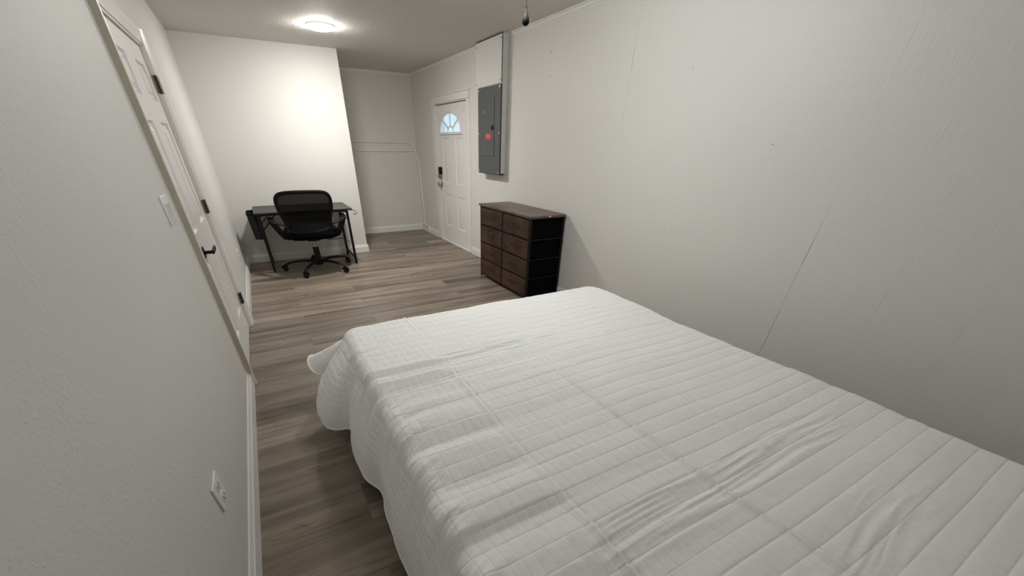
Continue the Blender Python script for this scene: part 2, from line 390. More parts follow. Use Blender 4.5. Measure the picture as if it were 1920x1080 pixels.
# ceiling mouldings
def cove(n, ax, a, b):
    if ax == 'R': poly = [(W,H),(W,H-0.028),(W-0.007,H-0.028),(W-0.012,H-0.014),(W-0.026,H-0.006),(W-0.026,H)]; mb = MB().prism(poly, a, b, 'y')
    else: poly = [(DY,H),(DY,H-0.028),(DY-0.007,H-0.028),(DY-0.012,H-0.014),(DY-0.026,H-0.006),(DY-0.026,H)]; mb = MB().prism(poly, a, b, 'x')
    return struct(n, mb, M_trim)
cove('trim_1', 'R', YR, 3.86); cove('trim_3', 'R', 4.56, DY); cove('trim_2', 'B', WX+0.03, W-0.02)

# ------------------------------------------------------------------ panelled door slabs
def slab(x, sgn, y0, y1, z0, z1, panels, thick=0.035, holes=(), dpt=0.009):
    """front face at x, facing sgn*x; panels = (ya,yb,za,zb) raised panels"""
    mb = MB(); ys = sorted({y0, y1, *[p[0] for p in panels], *[p[1] for p in panels], *[h[0] for h in holes], *[h[1] for h in holes]})
    zs = sorted({z0, z1, *[p[2] for p in panels], *[p[3] for p in panels], *[h[2] for h in holes], *[h[3] for h in holes]})
    for i in range(len(ys)-1):
        for j in range(len(zs)-1):
            a, b, c, d = ys[i], ys[i+1], zs[j], zs[j+1]; cy, cz = (a+b)/2, (c+d)/2
            if any(p[0] < cy < p[1] and p[2] < cz < p[3] for p in list(panels)+list(holes)): continue
            mb.add([(x,a,c),(x,b,c),(x,b,d),(x,a,d)], [(0,1,2,3)])
    for (a, b, c, d) in panels:
        rings = [(0,0),(0.012,-dpt),(0.030,-dpt),(0.052,-0.002)]; vs = []; fs = []
        for (k, e) in rings:
            ky, kz = k*1.25, k
            vs += [(x+sgn*e, a+ky, c+kz), (x+sgn*e, b-ky, c+kz), (x+sgn*e, b-ky, d-kz), (x+sgn*e, a+ky, d-kz)]
        for r in range(3):
            for q in range(4): fs.append((r*4+q, r*4+(q+1) % 4, (r+1)*4+(q+1) % 4, (r+1)*4+q))
        fs.append((12,13,14,15)); mb.add(vs, fs)
    xb = x-sgn*thick
    mb.add([(x,y0,z0),(x,y1,z0),(x,y1,z1),(x,y0,z1),(xb,y0,z0),(xb,y1,z0),(xb,y1,z1),(xb,y0,z1)],
           [(0,1,5,4),(1,2,6,5),(2,3,7,6),(3,0,4,7)] + ([(4,5,6,7)] if not holes else []))
    return mb

# left (interior) door
d1 = thing('door_1', (0, 2.64, 0), 'white six panel interior door in the left wall', None, kind='structure')
cols = ((2.215, 2.495), (2.775, 3.065)); rows = ((0.235, 0.81), (1.0, 1.61), (1.73, 1.925))
pn = [(a, b, c, d) for (a, b) in cols for (c, d) in rows]
obj('door_slab', slab(-0.012, 1, 2.09, 3.19, 0.008, 2.03, pn, dpt=0.013), M_door, d1, angle=20)
# casing: thick at the outer edge, thinning towards the opening
cz = LDH
def casing_left():
    mb = MB(); Pn = [(0.0,1.953),(0.034,1.953),(0.036,1.962),(0.030,1.985),(0.020,2.01),(0.012,2.06),(0.0,2.06)]
    top = cz+0.085
    mb.prism([(a, b) for a, b in Pn], 0, top-0.0, 'z'); 
    Pf = [(0.0,3.212),(0.008,3.212),(0.018,3.224),(0.021,3.240),(0.032,3.262),(0.034,3.328),(0.030,3.338),(0.0,3.338)]
    mb.prism(Pf, 0, top, 'z')
    Ph = [(0.0,cz+0.004),(0.010,cz+0.004),(0.014,cz+0.035),(0.020,cz+0.055),(0.024,cz+0.078),(0.020,cz+0.085),(0,cz+0.085)]
    mb.prism(Ph, 2.02, 3.30, 'y')
    return mb
obj('casing', casing_left(), M_trim, d1, angle=25)
obj('casing_edge', MB().box(0.0, 0.031, 1.9485, 1.9535, 0.10, cz+0.084), M_beige, d1)['label'] = 'beige outer edge of the casing, its shade put into the colour'  # thin beige sheet paints the shaded near side of the casing
jm = MB(); jm.box(-0.09, 0.001, 2.062, 2.083, 0, cz); jm.box(-0.09, 0.001, 3.196, 3.224, 0, cz); jm.box(-0.09, 0.001, 2.062, 3.224, 2.037, cz+0.006)
obj('jamb', jm, M_trim, d1, smooth=False)
for hz in (1.837, 1.064, 0.285):
    h = MB(); h.prism([(-0.002,3.187),(0.004,3.183),(0.026,3.230),(0.020,3.236)], hz-0.050, hz+0.050, 'z')
    hg = obj('hinge', h, M_hinge, d1, bevel=0.001)
    kn = MB(); kn.tube([(0.015,3.200,hz-0.051),(0.015,3.200,hz+0.051)], 0.0045, 10)
    obj('hinge_pin', kn, M_bronze, hg); 
hm = MB(); hm.box(-0.012, -0.001, 2.135-0.03+0.02, 2.135+0.07, 0.85, 0.918)
# lever handle: square rose, neck, straight lever pointing to the hinge side
HY, HZ = 2.30, 0.885
hm = MB(); hm.box(-0.012, -0.002, HY-0.045, HY+0.045, HZ-0.032, HZ+0.032)
hd = obj('door_handle', hm, M_blackpl, d1, bevel=0.002); hd['label'] = 'black square rose lever handle'
hm = MB(); hm.tube([(-0.003,HY,HZ),(0.052,HY,HZ)], 0.011, 12); hm.box(0.042, 0.056, HY-0.014, HY+0.165, HZ-0.012, HZ+0.012)
obj('lever', hm, M_blackpl, hd, bevel=0.003)

# entry door with fan light
d2 = thing('door_2', (W, 5.66, 0), 'white four panel entry door with arched window and keypad lock', None, kind='structure')
FY, FZ, FA, FB = 5.69, 1.662, 0.405, 0.245     # fan light centre, base height, half width, height
cols = ((5.245, 5.535), (5.76, 6.055)); rows = ((0.285, 0.79), (0.965, 1.595))
pn = [(a, b, c, d) for (a, b) in cols for (c, d) in rows]
hole = (FY-FA, FY+FA, FZ, FZ+FB)
mb = slab(W+0.006, -1, 5.09, 6.24, 0.02, 2.02, pn, thick=0.04, holes=[hole], dpt=0.008)
N = 24
arc = [(FY+FA*math.cos(PI*k/N), FZ+FB*math.sin(PI*k/N)) for k in range(N+1)]
xf = W+0.006
for side, corner in ((0, (FY+FA, FZ+FB)), (1, (FY-FA, FZ+FB))):     # spandrels above the arch
    seg = arc[:N//2+1] if side == 0 else arc[N//2:]
    for k in range(len(seg)-1):
        mb.add([(xf,*seg[k]),(xf,*seg[k+1]),(xf,*corner)], [(0,1,2)])
obj('door_slab', mb, M_door, d2, angle=20, fix=True)
fr = MB()
def arcpts(x, s, n=N): return [(x, FY+FA*s*math.cos(PI*k/n), FZ+0.004+FB*s*math.sin(PI*k/n)) for k in range(n+1)]
fr.tube(arcpts(W-0.002, 1.0), 0.013, 8); fr.box(W-0.016, W+0.02, FY-FA-0.03, FY+FA+0.03, FZ-0.022, FZ+0.006)
wf = obj('window_frame', fr, M_trim, d2)
mt = MB()
for a in (42, 90, 138):
    ca, sa = math.cos(math.radians(a)), math.sin(math.radians(a))
    mt.bar((W+0.004, FY+0.11*ca, FZ+0.075*sa), (W+0.004, FY+FA*0.98*ca, FZ+FB*0.98*sa), 0.026, 0.012, up=(1,0,0))
mt.tube([(W+0.004, FY+0.115*math.cos(PI*k/12), FZ+0.08*math.sin(PI*k/12)) for k in range(13)], 0.011, 8)
obj('muntin', mt, M_trim, wf)
pv = arcpts(W+0.02, 1.0)+[(W+0.02, FY, FZ)]
obj('window_pane', MB().add(pv, [tuple(range(len(pv)-1))]).add([(p[0]+0.004, p[1], p[2]) for p in pv], [tuple(range(len(pv)-1))]), M_pane, wf)
cs = MB(); cs.box(W-0.018, W, 6.262, 6.405, 0, 2.0395); cs.box(W-0.010, W, 4.965, 5.07, 0, 2.0395)
cs.box(W-0.018, W, 4.965, 6.405, 2.04, 2.125); cs.box(W-0.03, W, 4.955, 6.47, 2.1255, 2.140)
cs.box(W-0.028, W-0.0185, 6.255, 6.275, 0, 2.0395)
obj('casing', cs, M_trim, d2, bevel=0.003)
jm = MB(); jm.box(W-0.001, W+T, 6.243, 6.26, 0, 2.04); jm.box(W-0.001, W+T, 5.068, 5.087, 0, 2.04); jm.box(W-0.001, W+T, 5.068, 6.26, 2.024, 2.042)
obj('jamb', jm, M_trim, d2, smooth=False)
obj('door_gap_shade', MB().box(W-0.0015, W+0.004, 5.10, 6.235, 2.019, 2.028), M_gapshade, d2)['label'] = 'dark strip painting the shaded gap above the slab'  # solid dark strip painted in for the shade of the door gap
obj('threshold', MB().box(W-0.02, W+T, 5.07, 6.26, 0, 0.018), M_trim, d2, bevel=0.003)
kp = MB(); kp.box(W-0.034, W+0.006, 6.125, 6.215, 1.075, 1.185)
k = obj('keypad_lock', kp, M_blackpl, d2, bevel=0.008, seg=3); k['label'] = 'black keypad deadbolt with nickel base'
kb = MB(); kb.box(W-0.030, W+0.006, 6.13, 6.21, 1.015, 1.078); kb.tube([(W-0.03,6.17,1.045),(W-0.05,6.17,1.045)], 0.012, 10); kb.bar((W-0.05,6.17,1.045),(W-0.05,6.27,1.05), 0.012)
obj('thumb_turn', kb, M_chromed, k, bevel=0.004)
kn = MB().lathe([(0.048,0.0),(0.048,-0.006),(0.03,-0.012),(0.016,-0.018),(0.016,-0.036),(0.032,-0.046),(0.038,-0.058),(0.034,-0.072),(0.018,-0.080),(0.001,-0.082)], (W+0.006, 6.17, 0.925), 'x', 24)
obj('door_knob', kn, M_chrome, d2)
for hz in (1.75, 0.98, 0.25):
    obj('hinge', MB().tube([(W-0.004,5.080,hz-0.06),(W-0.004,5.080,hz+0.06)], 0.007, 8), M_trim, d2)
# little white hooks hung over the top of the door
for hy, lb in ((5.165, 'small white plastic hook at the top right of the entry door'), (6.16, 'small white plastic hook at the top left of the entry door')):
    hk = MB().prism([(hy-0.012,1.99),(hy+0.012,1.99),(hy+0.024,1.935),(hy+0.014,1.912),(hy-0.014,1.912),(hy-0.024,1.935)], W-0.006, W+0.006, 'x')
    o = obj('adhesive_hook', hk, M_plastic, bevel=0.003); lab(o, lb, 'hook')
    hc = MB().tube([(W-0.006,hy,1.925),(W-0.022,hy,1.92),(W-0.026,hy,1.94)], 0.005, 8)
    obj('prong', hc, M_plastic, o)

# ------------------------------------------------------------------ breaker panel in its boxed chase
o = struct('trim_4', MB().box(W-0.098, W, 3.925, 4.49, 1.205, H).box(W-0.06, W, 4.49, 4.52, 1.205, H), M_wallR, 'white boxed chase running from the panel to the ceiling')
ac = obj('access_cover', MB().box(W-0.108, W-0.1055, 3.90, 4.555, 2.10, H-0.014), M_wall, bevel=0.001)
lab(ac, 'white board cover screwed over the chase above the grey panel', 'access cover')
for (y, z) in ((3.92,2.13),(3.92,2.48),(4.53,2.47),(4.53,2.13)):
    obj('screw', MB().lathe([(0.007,0),(0.007,-0.003),(0.003,-0.004)], (W-0.108,y,z), 'x', 10), M_hinge, ac)
obj('cover_gap_shade', MB().box(W-0.1055, W-0.0995, 3.893, 4.545, 2.105, H-0.003), M_gapshade, ac)  # black sheet paints the shaded gap along the cover's top and near edge
obj('trim_5', MB().box(W-0.012, W, 3.858, 3.924, 1.165, H), M_wallR)['kind'] = 'structure'
bp = thing('breaker_panel', (W-0.1, 4.2, 1.2), 'grey steel breaker panel mounted on the right wall beside the entry door', 'electrical panel')
obj('cover', MB().box(W-0.112, W-0.109, 3.903, 4.49, 1.195, 2.092), M_panel, bp, bevel=0.0015)
obj('panel_gap_shade', MB().box(W-0.1085, W-0.0985, 3.890, 4.480, 1.190, 2.090), M_gapshade, bp)  # black slab paints the dark gap between panel cover and chase
obj('underside_shade', MB().box(W-0.0975, W-0.03, 3.930, 4.45, 1.190, 1.2045), M_gapshade, bp)  # black strip paints the shade on the underside of the chase
dr = obj('panel_door', MB().box(W-0.119, W-0.1115, 4.045, 4.385, 1.395, 1.985), M_panel, bp, bevel=0.002)
obj('latch', MB().box(W-0.1225, W-0.118, 4.055, 4.115, 1.665, 1.71), M_blackpl, dr, bevel=0.002)
ql = obj('warning_label', MB().box(W-0.1198, W-0.1188, 4.13, 4.265, 1.57, 1.628), M_red, dr); ql['label'] = 'small red warning sticker'
pr = MB()
for z in (1.613, 1.600, 1.587): pr.box(W-0.1202, W-0.1197, 4.145, 4.25, z-0.003, z+0.003)
obj('label_print', pr, M_redlt, ql)
for z0_, z1_ in ((1.835, 1.862), (1.455, 1.475)): obj('catch', MB().box(W-0.1205, W-0.1188, 4.30, 4.318, z0_, z1_), M_screw, dr)
for (y, z) in ((3.93,2.07),(4.465,2.065),(3.93,1.63),(4.47,1.63),(3.93,1.215),(4.465,1.22)):
    obj('screw', MB().lathe([(0.010,0),(0.010,-0.003),(0.004,-0.0055)], (W-0.112,y,z), 'x', 12), M_screw, bp)

# ------------------------------------------------------------------ conduit on the end wall
def arc3(c, a, b, n=8):
    """quarter turn from c+a to c+b"""
    c, a, b = Vector(c), Vector(a), Vector(b)
    return [c + a*math.cos(PI/2*k/n) + b*math.sin(PI/2*k/n) for k in range(n+1)]
xw, yw = W-0.014, DY-0.014
p = [(WX+0.02, yw, 1.530), (3.10, yw, 1.530)] + [tuple(v) for v in arc3((3.10, yw, 1.40), (0,0,0.130), (0.21,-0.0,0))] 
p += [(xw, yw-0.04, 1.30), (xw, 7.26, 1.2), (xw, 7.20, 0.5), (xw-0.006, 7.17, 0.135)]
cd = obj('conduit_pipe', MB().tube(p, 0.013, 10), M_trim)
lab(cd, 'white painted conduit running along the end wall and down the corner', 'pipe')
rl = obj('wall_rail', MB().box(WX+0.02, W-0.01, DY-0.022, DY, 1.386, 1.405), M_trim, bevel=0.003)
lab(rl, 'straight white painted rail below the conduit on the end wall', 'rail')
p = [(W-0.03, 7.30, 0.128), (W-0.032, 7.05, 0.126)] + [tuple(v) for v in arc3((W-0.032, 6.99, 0.06), (0,0,0.066), (0,-0.10,0))] + [(W-0.032, 6.885, 0.006)]
el = obj('elbow_pipe', MB().tube(p, 0.013, 12), M_trim)
lab(el, 'short white elbow pipe bending down to the floor beside the entry door', 'pipe')

# ------------------------------------------------------------------ switches and outlets on the left wall
sw = thing('light_switch', (0, 1.69, 1.22), 'white double switch plate on the left wall beside the interior door', 'light switch')
obj('plate', MB().box(0, 0.008, 1.60, 1.775, 1.155, 1.287), M_plastic, sw, bevel=0.003)
for y in (1.655, 1.725):
    obj('toggle', MB().add([(0.008,y-0.02,1.188),(0.008,y+0.02,1.188),(0.008,y+0.02,1.254),(0.008,y-0.02,1.254),(0.0085,y-0.02,1.188),(0.0085,y+0.02,1.188),(0.0155,y+0.02,1.254),(0.0155,y-0.02,1.254)],
        [(0,3,2,1),(4,5,6,7),(0,1,5,4),(1,2,6,5),(2,3,7,6),(3,0,4,7)]), M_plastic, sw, bevel=0.001)
def outlet(y, z, lb, w=0.115, h=0.118):
    t = thing('wall_outlet', (0, y, z), lb, 'outlet')
    obj('plate', MB().box(0, 0.008, y-w/2, y+w/2, z-h/2, z+h/2), M_plastic, t, bevel=0.003)
    for dz in (0.028, -0.028):
        r = obj('receptacle', MB().lathe([(0.024,0.008),(0.024,0.0105),(0.022,0.011)], (0,y,z+dz), 'x', 20), M_plastic, t)
        q = MB()
        q.box(0.0105, 0.0125, y-0.013, y-0.009, z+dz-0.006, z+dz+0.008); q.box(0.0105, 0.0125, y+0.009, y+0.013, z+dz-0.006, z+dz+0.008); q.tube([(0.0105,y,z+dz-0.013),(0.0125,y,z+dz-0.013)], 0.004, 8)
        obj('slot', q, M_slotg, r)
    return t
outlet(0.338, 0.425, 'white duplex outlet low on the left wall, nearest the camera')
outlet(4.69, 0.37, 'white duplex outlet low on the left wall beside the desk')

# ------------------------------------------------------------------ ceiling disc light
LX, LY = 1.472, 4.70
cl = thing('ceiling_light', (LX, LY, H), 'round lit flush ceiling light above the desk area', 'ceiling light')
obj('trim_ring', MB().lathe([(0.120,0),(0.146,0),(0.146,-0.005),(0.138,-0.011),(0.124,-0.013),(0.120,-0.010)], (LX,LY,H), 'z', 48), M_plastic, cl)
obj('diffuser', MB().lathe([(0.121,-0.006),(0.124,-0.016),(0.122,-0.026),(0.100,-0.033),(0.05,-0.036),(0.001,-0.037)], (LX,LY,H), 'z', 48), M_disc, cl)

# ------------------------------------------------------------------ ceiling fan (only its pull chain hangs into the picture)
FX, FYC = 1.86, 1.36
cf = thing('ceiling_fan', (FX, FYC, H), 'dark ceiling fan over the bed with a hanging pull chain', 'ceiling fan')
obj('canopy', MB().lathe([(0.085,0),(0.085,-0.02),(0.05,-0.05),(0.02,-0.055)], (FX,FYC,H), 'z', 32), M_bronze, cf)
obj('motor', MB().lathe([(0.02,-0.03),(0.09,-0.04),(0.14,-0.06),(0.15,-0.10),(0.13,-0.145),(0.07,-0.16),(0.05,-0.17),(0.02,-0.17)], (FX,FYC,H), 'z', 32), M_bronze, cf)
for k in range(5):
    a = 2*PI*k/5+0.35; mt_ = Matrix.Translation((FX,FYC,H-0.105)) @ Matrix.Rotation(a, 4, 'Z') @ Matrix.Rotation(0.18, 4, 'X')
    vs = [(0.12,-0.03),(0.25,-0.055),(0.60,-0.07),(0.66,-0.04),(0.66,0.04),(0.60,0.07),(0.25,0.055),(0.12,0.03)]
    obj('blade', MB().add([mt_ @ Vector((x, y, z)) for z in (-0.003, 0.003) for x, y in vs], [tuple(range(8)), tuple(reversed(range(8,16)))]+[(i, (i+1) % 8, (i+1) % 8+8, i+8) for i in range(8)]), M_bronze, cf)
obj('light_bowl', MB().lathe([(0.05,-0.17),(0.085,-0.18),(0.106,-0.205),(0.110,-0.235),(0.098,-0.268),(0.07,-0.292),(0.035,-0.303),(0.001,-0.306)], (FX,FYC,H), 'z', 40), M_bowl, cf)
CXC, CYC = 1.928, 1.36                           # chain position
PZ = 2.070
ch = MB(); ch.tube([(CXC-0.012,CYC,H-0.155),(CXC,CYC,H-0.165),(CXC,CYC,PZ+0.04)], 0.0011, 6)
z = H-0.165
while z > PZ+0.045:
    ch.lathe([(0.0006,0.0024),(0.002,0.0014),(0.0026,0),(0.002,-0.0014),(0.0006,-0.0024)], (CXC,CYC,z), 'z', 8); z -= 0.0078
M_pend = mat('matte_black_metal', (0.004, 0.004, 0.004), 0.7, spec=0.12)
pc = obj('pull_chain', ch, M_pend, cf); pc['label'] = 'thin beaded metal pull chain'
pd = obj('pull_pendant', MB().lathe([(a*1.25, b*1.25) for a, b in ((0.0015,0.036),(0.0035,0.031),(0.0028,0.027),(0.0028,0.021),(0.0048,0.018),(0.0060,0.012),(0.0100,0.004),(0.0140,-0.006),(0.0152,-0.014),(0.0140,-0.021),(0.0100,-0.026),(0.0040,-0.0285),(0.0005,-0.029))], (CXC,CYC,PZ), 'z', 24), M_pend, pc)
pd['label'] = 'black teardrop pull pendant'

# ------------------------------------------------------------------ dresser
DX0, DX1, DY0, DY1, DZ = 2.868, 3.318, 2.572, 3.738, 0.903
ds = thing('dresser', (3.1, 3.13, 0), 'dark brown eight drawer fabric dresser with black metal frame against the right wall', 'dresser')
obj('dresser_top', MB().box(DX0-0.016, DX1, DY0-0.018, DY1+0.014, DZ-0.022, DZ), M_dtop, ds, bevel=0.002)
fm = MB(); q = 0.020
for x in (DX0, DX1-q):
    for y in (DY0, DY1-q): fm.box(x, x+q, y, y+q, 0.0, DZ-0.022)
ym = (DY0+DY1)/2
fm.box(DX0, DX0+q, ym-q/2, ym+q/2, 0.03, DZ-0.022); fm.box(DX1-q, DX1, ym-q/2, ym+q/2, 0.03, DZ-0.022)
zz = [0.035+0.2085*k for k in range(5)]
for z_ in zz:
    z1 = min(z_+0.012, DZ-0.022)
    fm.box(DX0, DX0+q, DY0+q, DY1-q, z1-0.012, z1); fm.box(DX1-q, DX1, DY0+q, DY1-q, z1-0.012, z1)
    for y in (DY0, DY1-q): fm.box(DX0+q, DX1-q, y, y+q, z1-0.012, z1)
obj('frame', fm, M_black, ds, bevel=0.001)
obj('shelf', MB().box(DX0+q, DX1-q, DY0+0.003, DY1-0.003, 0.036, 0.042), M_black, ds)
obj('back_panel', MB().box(DX1-0.006, DX1-0.002, DY0+q, DY1-q, 0.05, DZ-0.03), M_blackfab, ds)
for c, (ya, yb) in enumerate(((DY0+q+0.004, ym-q/2-0.004), (ym+q/2+0.004, DY1-q-0.004))):
    for r in range(4):
        z0 = zz[r]+0.016; z1 = zz[r]+0.2085-0.006
        dw = obj('drawer', MB().box(DX0+0.004, DX1-0.03, ya, yb, z0, z1), M_blackfab, ds, bevel=0.004)
        obj('drawer_front', MB().box(DX0-0.006, DX0+0.006, ya, yb, z0, z1), M_drawer, dw, bevel=0.003)
        yc = (ya+yb)/2; zc = z0+(z1-z0)*0.52
        pts = [(DX0-0.006,yc-0.085,zc+0.006),(DX0-0.020,yc-0.075,zc+0.001),(DX0-0.026,yc-0.03,zc-0.002),(DX0-0.026,yc+0.03,zc-0.002),(DX0-0.020,yc+0.075,zc+0.001),(DX0-0.006,yc+0.085,zc+0.006)]
        hb_ = MB().tube(pts, 0.0045, 8)
        for s_ in (-1, 1): hb_.lathe([(0.010,0),(0.010,-0.003),(0.006,-0.005)], (DX0-0.006, yc+s_*0.085, zc+0.006), 'x', 12)
        obj('handle', hb_, M_bronze, dw)
for y in (DY0+q/2, DY1-q/2):
    for x in (DX0+q/2, DX1-q/2): obj('foot', MB().lathe([(0.010,0.0),(0.013,0.004),(0.013,0.010)], (x,y,0), 'z', 12), M_plastic, ds)
obj('corner_clip', MB().box(DX1-0.235, DX1-0.205, DY0-0.0205, DY0-0.0175, DZ-0.014, DZ-0.004), M_plastic, ds)['label'] = 'small white sticker on the edge of the top'

# ------------------------------------------------------------------ desk
KX0, KX1, KY0, KY1, KZ = 0.288, 1.520, 5.105, 5.838, 0.755
dk = thing('desk', (0.9, 5.47, 0), 'black desk with metal legs standing against the partition wall', 'desk')
obj('desktop', MB().box(KX0, KX1, KY0, KY1, KZ-0.018, KZ), M_desktop, dk, bevel=0.002)
for x in (0.330, 1.452):
    for y in (5.150, 5.800):
        obj('leg', MB().box(x-0.016, x+0.016, y-0.016, y+0.016, 0.0, KZ-0.0185), M_black, dk, bevel=0.002)
for x in (0.330, 1.452):
    obj('side_rail', MB().box(x-0.012, x+0.012, 5.166, 5.784, KZ-0.045, KZ-0.019), M_black, dk)
    obj('foot_rail', MB().box(x-0.010, x+0.010, 5.166, 5.784, 0.075, 0.097), M_black, dk)
obj('cross_rail', MB().box(0.346, 1.436, 5.785, 5.805, KZ-0.045, KZ-0.02), M_black, dk)
obj('cross_rail', MB().box(0.346, 1.436, 5.145, 5.16, KZ-0.040, KZ-0.0185), M_black, dk)
for (x, s) in ((0.330, 1), (1.452, -1)):
    b = MB(); b.bar((x+s*0.01, 5.15, KZ-0.14), (x+s*0.12, 5.15, KZ-0.03), 0.014, 0.010); b.bar((x+s*0.01, 5.15, KZ-0.05), (x+s*0.09, 5.15, KZ-0.03), 0.030, 0.008)
    obj('corner_brace', b, M_black, dk)
b = MB(); b.bar((0.342, 5.78, 0.45), (0.62, 5.79, KZ-0.04), 0.012); obj('rear_brace', b, M_black, dk)
hk = MB(); hk.tube([(KX1-0.04,5.14,KZ-0.024),(KX1+0.02,5.14,KZ-0.026),(KX1+0.045,5.14,KZ-0.040),(KX1+0.062,5.14,KZ-0.060),(KX1+0.058,5.14,KZ-0.078),(KX1+0.03,5.14,KZ-0.080),(KX1+0.012,5.14,KZ-0.078)][::-1], 0.004, 8)
hook = obj('headphone_hook', hk, M_black, dk)
# hanging storage pouch on the left side
bagv = [(0.205,5.30),(0.300,5.22),(0.312,5.22),(0.312,5.66),(0.205,5.66)]
bb = MB(); BZ0, BZ1 = 0.425, 0.725
vs = [(0.207,5.27,BZ1),(0.308,5.20,BZ1),(0.308,5.64,BZ1),(0.207,5.64,BZ1),(0.222,5.28,BZ0),(0.308,5.22,BZ0),(0.308,5.62,BZ0),(0.222,5.62,BZ0)]
bb.add(vs, [(4,5,6,7),(0,1,5,4),(1,2,6,5),(2,3,7,6),(3,0,4,7)])
bg = obj('storage_pouch', bb, M_darkfab, dk); so = bg.modifiers.new('thick', 'SOLIDIFY'); so.thickness = 0.004
bg['label'] = 'charcoal fabric pouch hanging on the side of the desk'
st = MB()
for a, c in ((0,1),(1,2),(2,3),(3,0)): st.bar(vs[a], vs[c], 0.016, 0.012)
for a, c in ((4,5),(0,4),(1,5)): st.bar(vs[a], vs[c], 0.008, 0.006)
obj('pouch_binding', st, M_blackfab, bg)
for y in (5.26, 5.55):
    obj('pouch_strap', MB().box(0.296, 0.304, y, y+0.03, BZ1-0.01, KZ-0.0185), M_blackfab, bg)

# ------------------------------------------------------------------ office chair (faces the desk)
CX, CY = 0.925, 5.08
oc = thing('office_chair', (CX, CY, 0), 'black mesh back swivel office chair pushed up to the desk', 'office chair')
def sell(cx, cy, a, b, n, e=2.6):
    """superellipse outline"""
    r = []
    for k in range(n):
        t = 2*PI*k/n; c, s = math.cos(t), math.sin(t)
        r.append((cx+a*abs(c)**(2/e)*(1 if c >= 0 else -1), cy+b*abs(s)**(2/e)*(1 if s >= 0 else -1)))
    return r
# backrest outline in (x,z): widest at two thirds height, narrowing to the waist
def backshape(s=1.0):
    half = [(0.0,1.018),(0.13,1.016),(0.22,1.010),(0.290,0.992),(0.328,0.950),(0.336,0.890),(0.330,0.820),(0.314,0.755),(0.296,0.700),(0.284,0.650),(0.276,0.600),(0.250,0.562),(0.17,0.538),(0.0,0.530)]
    pts = [(x, z) for x, z in half]+[(-x, z) for x, z in half[-2:0:-1]]
    zc = 0.79
    return [(x*s, zc+(z-zc)*s) for x, z in pts]
def backpt(x, z):
    """curved back: sides wrap forward, lumbar pushes forward, top leans back"""
    y = CY-0.345 + 0.16*(x/0.33)**2*0.42 + 0.06*math.exp(-((z-0.66)/0.10)**2) - 0.05*(z-0.75)
    return (CX-0.028+x, y, z)
out = backshape()
def densify(p, k=4):
    r = []
    n = len(p)
    for i in range(n):
        p0, p1, p2, p3 = (Vector(p[(i+j-1) % n]) for j in range(4))
        for q_ in range(k):
            t = q_/k
            r.append(0.5*((2*p1)+(p2-p0)*t+(2*p0-5*p1+4*p2-p3)*t*t+(3*p1-p0-3*p2+p3)*t**3))
    return r
oo = densify(out)
fr = MB().tube([backpt(p.x*0.955, 0.79+(p.y-0.79)*0.955) for p in oo], 0.019, 10, closed=True, sx=0.75, sy=1.15)
bk = obj('backrest', fr, M_blackpl, oc)
def backgrid(ztop, zbot, inset, off, nu=24, nv=16, thick=0.004):
    """curved panel filling the outline between two heights"""
    mb_ = MB(); half = densify(out)
    def width(z):
        w = 0
        n = len(half)
        for i in range(n):
            a, b2 = half[i], half[(i+1) % n]
            if (a.y-z)*(b2.y-z) <= 0 and abs(a.y-b2.y) > 1e-6:
                t = (z-a.y)/(b2.y-a.y); w = max(w, a.x+(b2.x-a.x)*t)
        return w*inset
    vs_ = []
    for s_ in (0, 1):
        for j in range(nv+1):
            z = ztop+(zbot-ztop)*j/nv; w = width(z)
            for i in range(nu+1):
                x = -w+2*w*i/nu; p = backpt(x, z); vs_.append((p[0], p[1]+off+s_*thick, p[2]))
    K = (nu+1)*(nv+1); fs_ = []
    for s_ in (0, 1):
        for j in range(nv):
            for i in range(nu):
                a = s_*K+j*(nu+1)+i; fs_.append((a, a+1, a+nu+2, a+nu+1))
    for i in range(nu):
        for j in (0, nv): a = j*(nu+1)+i; fs_.append((a, a+1, a+1+K, a+K))
    for j in range(nv):
        for i in (0, nu): a = j*(nu+1)+i; fs_.append((a, a+nu+1, a+nu+1+K, a+K))
    return mb_.add(vs_, fs_)
obj('mesh_panel', backgrid(0.995, 0.735, 0.93, 0.0, thick=0.002), M_mesh, bk)['label'] = 'see-through black mesh upper back'
lp = backgrid(0.742, 0.555, 0.94, -0.008, thick=0.03)
obj('lumbar_pad', lp, M_blackpl, bk)
rb = MB()
for k in range(-6, 7):
    rb.tube([(*backpt(k*0.033, z)[:1], backpt(k*0.033, z)[1]-0.012, z) for z in (0.56,0.60,0.64,0.68,0.72)], 0.0035, 6)
obj('lumbar_rib', rb, M_blackpl, bk)
# seat cushion
def cushion(cx, cy, a, b, z0, z1, e=3.4, n=48):
    mb_ = MB(); lv = [(0.86,z0),(0.95,z0+0.01),(1.0,z0+(z1-z0)*0.4),(0.99,z0+(z1-z0)*0.75),(0.93,z1-0.004),(0.7,z1+0.006),(0.4,z1+0.008),(0.02,z1+0.009)]
    vs_ = []
    for s_, z in lv: vs_ += [(x, y, z) for x, y in sell(cx, cy, a*s_, b*s_, n, e)]
    fs_ = [tuple(reversed(range(n)))]
    for i in range(len(lv)-1):
        for k in range(n): fs_.append((i*n+k, i*n+(k+1) % n, (i+1)*n+(k+1) % n, (i+1)*n+k))
    fs_.append(tuple(range((len(lv)-1)*n, len(lv)*n)))
    return mb_.add(vs_, fs_)
obj('seat', cushion(CX, CY+0.02, 0.350, 0.37, 0.448, 0.540), M_blackfab, oc, angle=80)
obj('seat_pan', cushion(CX, CY+0.03, 0.30, 0.31, 0.435, 0.452), M_blackpl, oc, angle=60)
sp = MB()
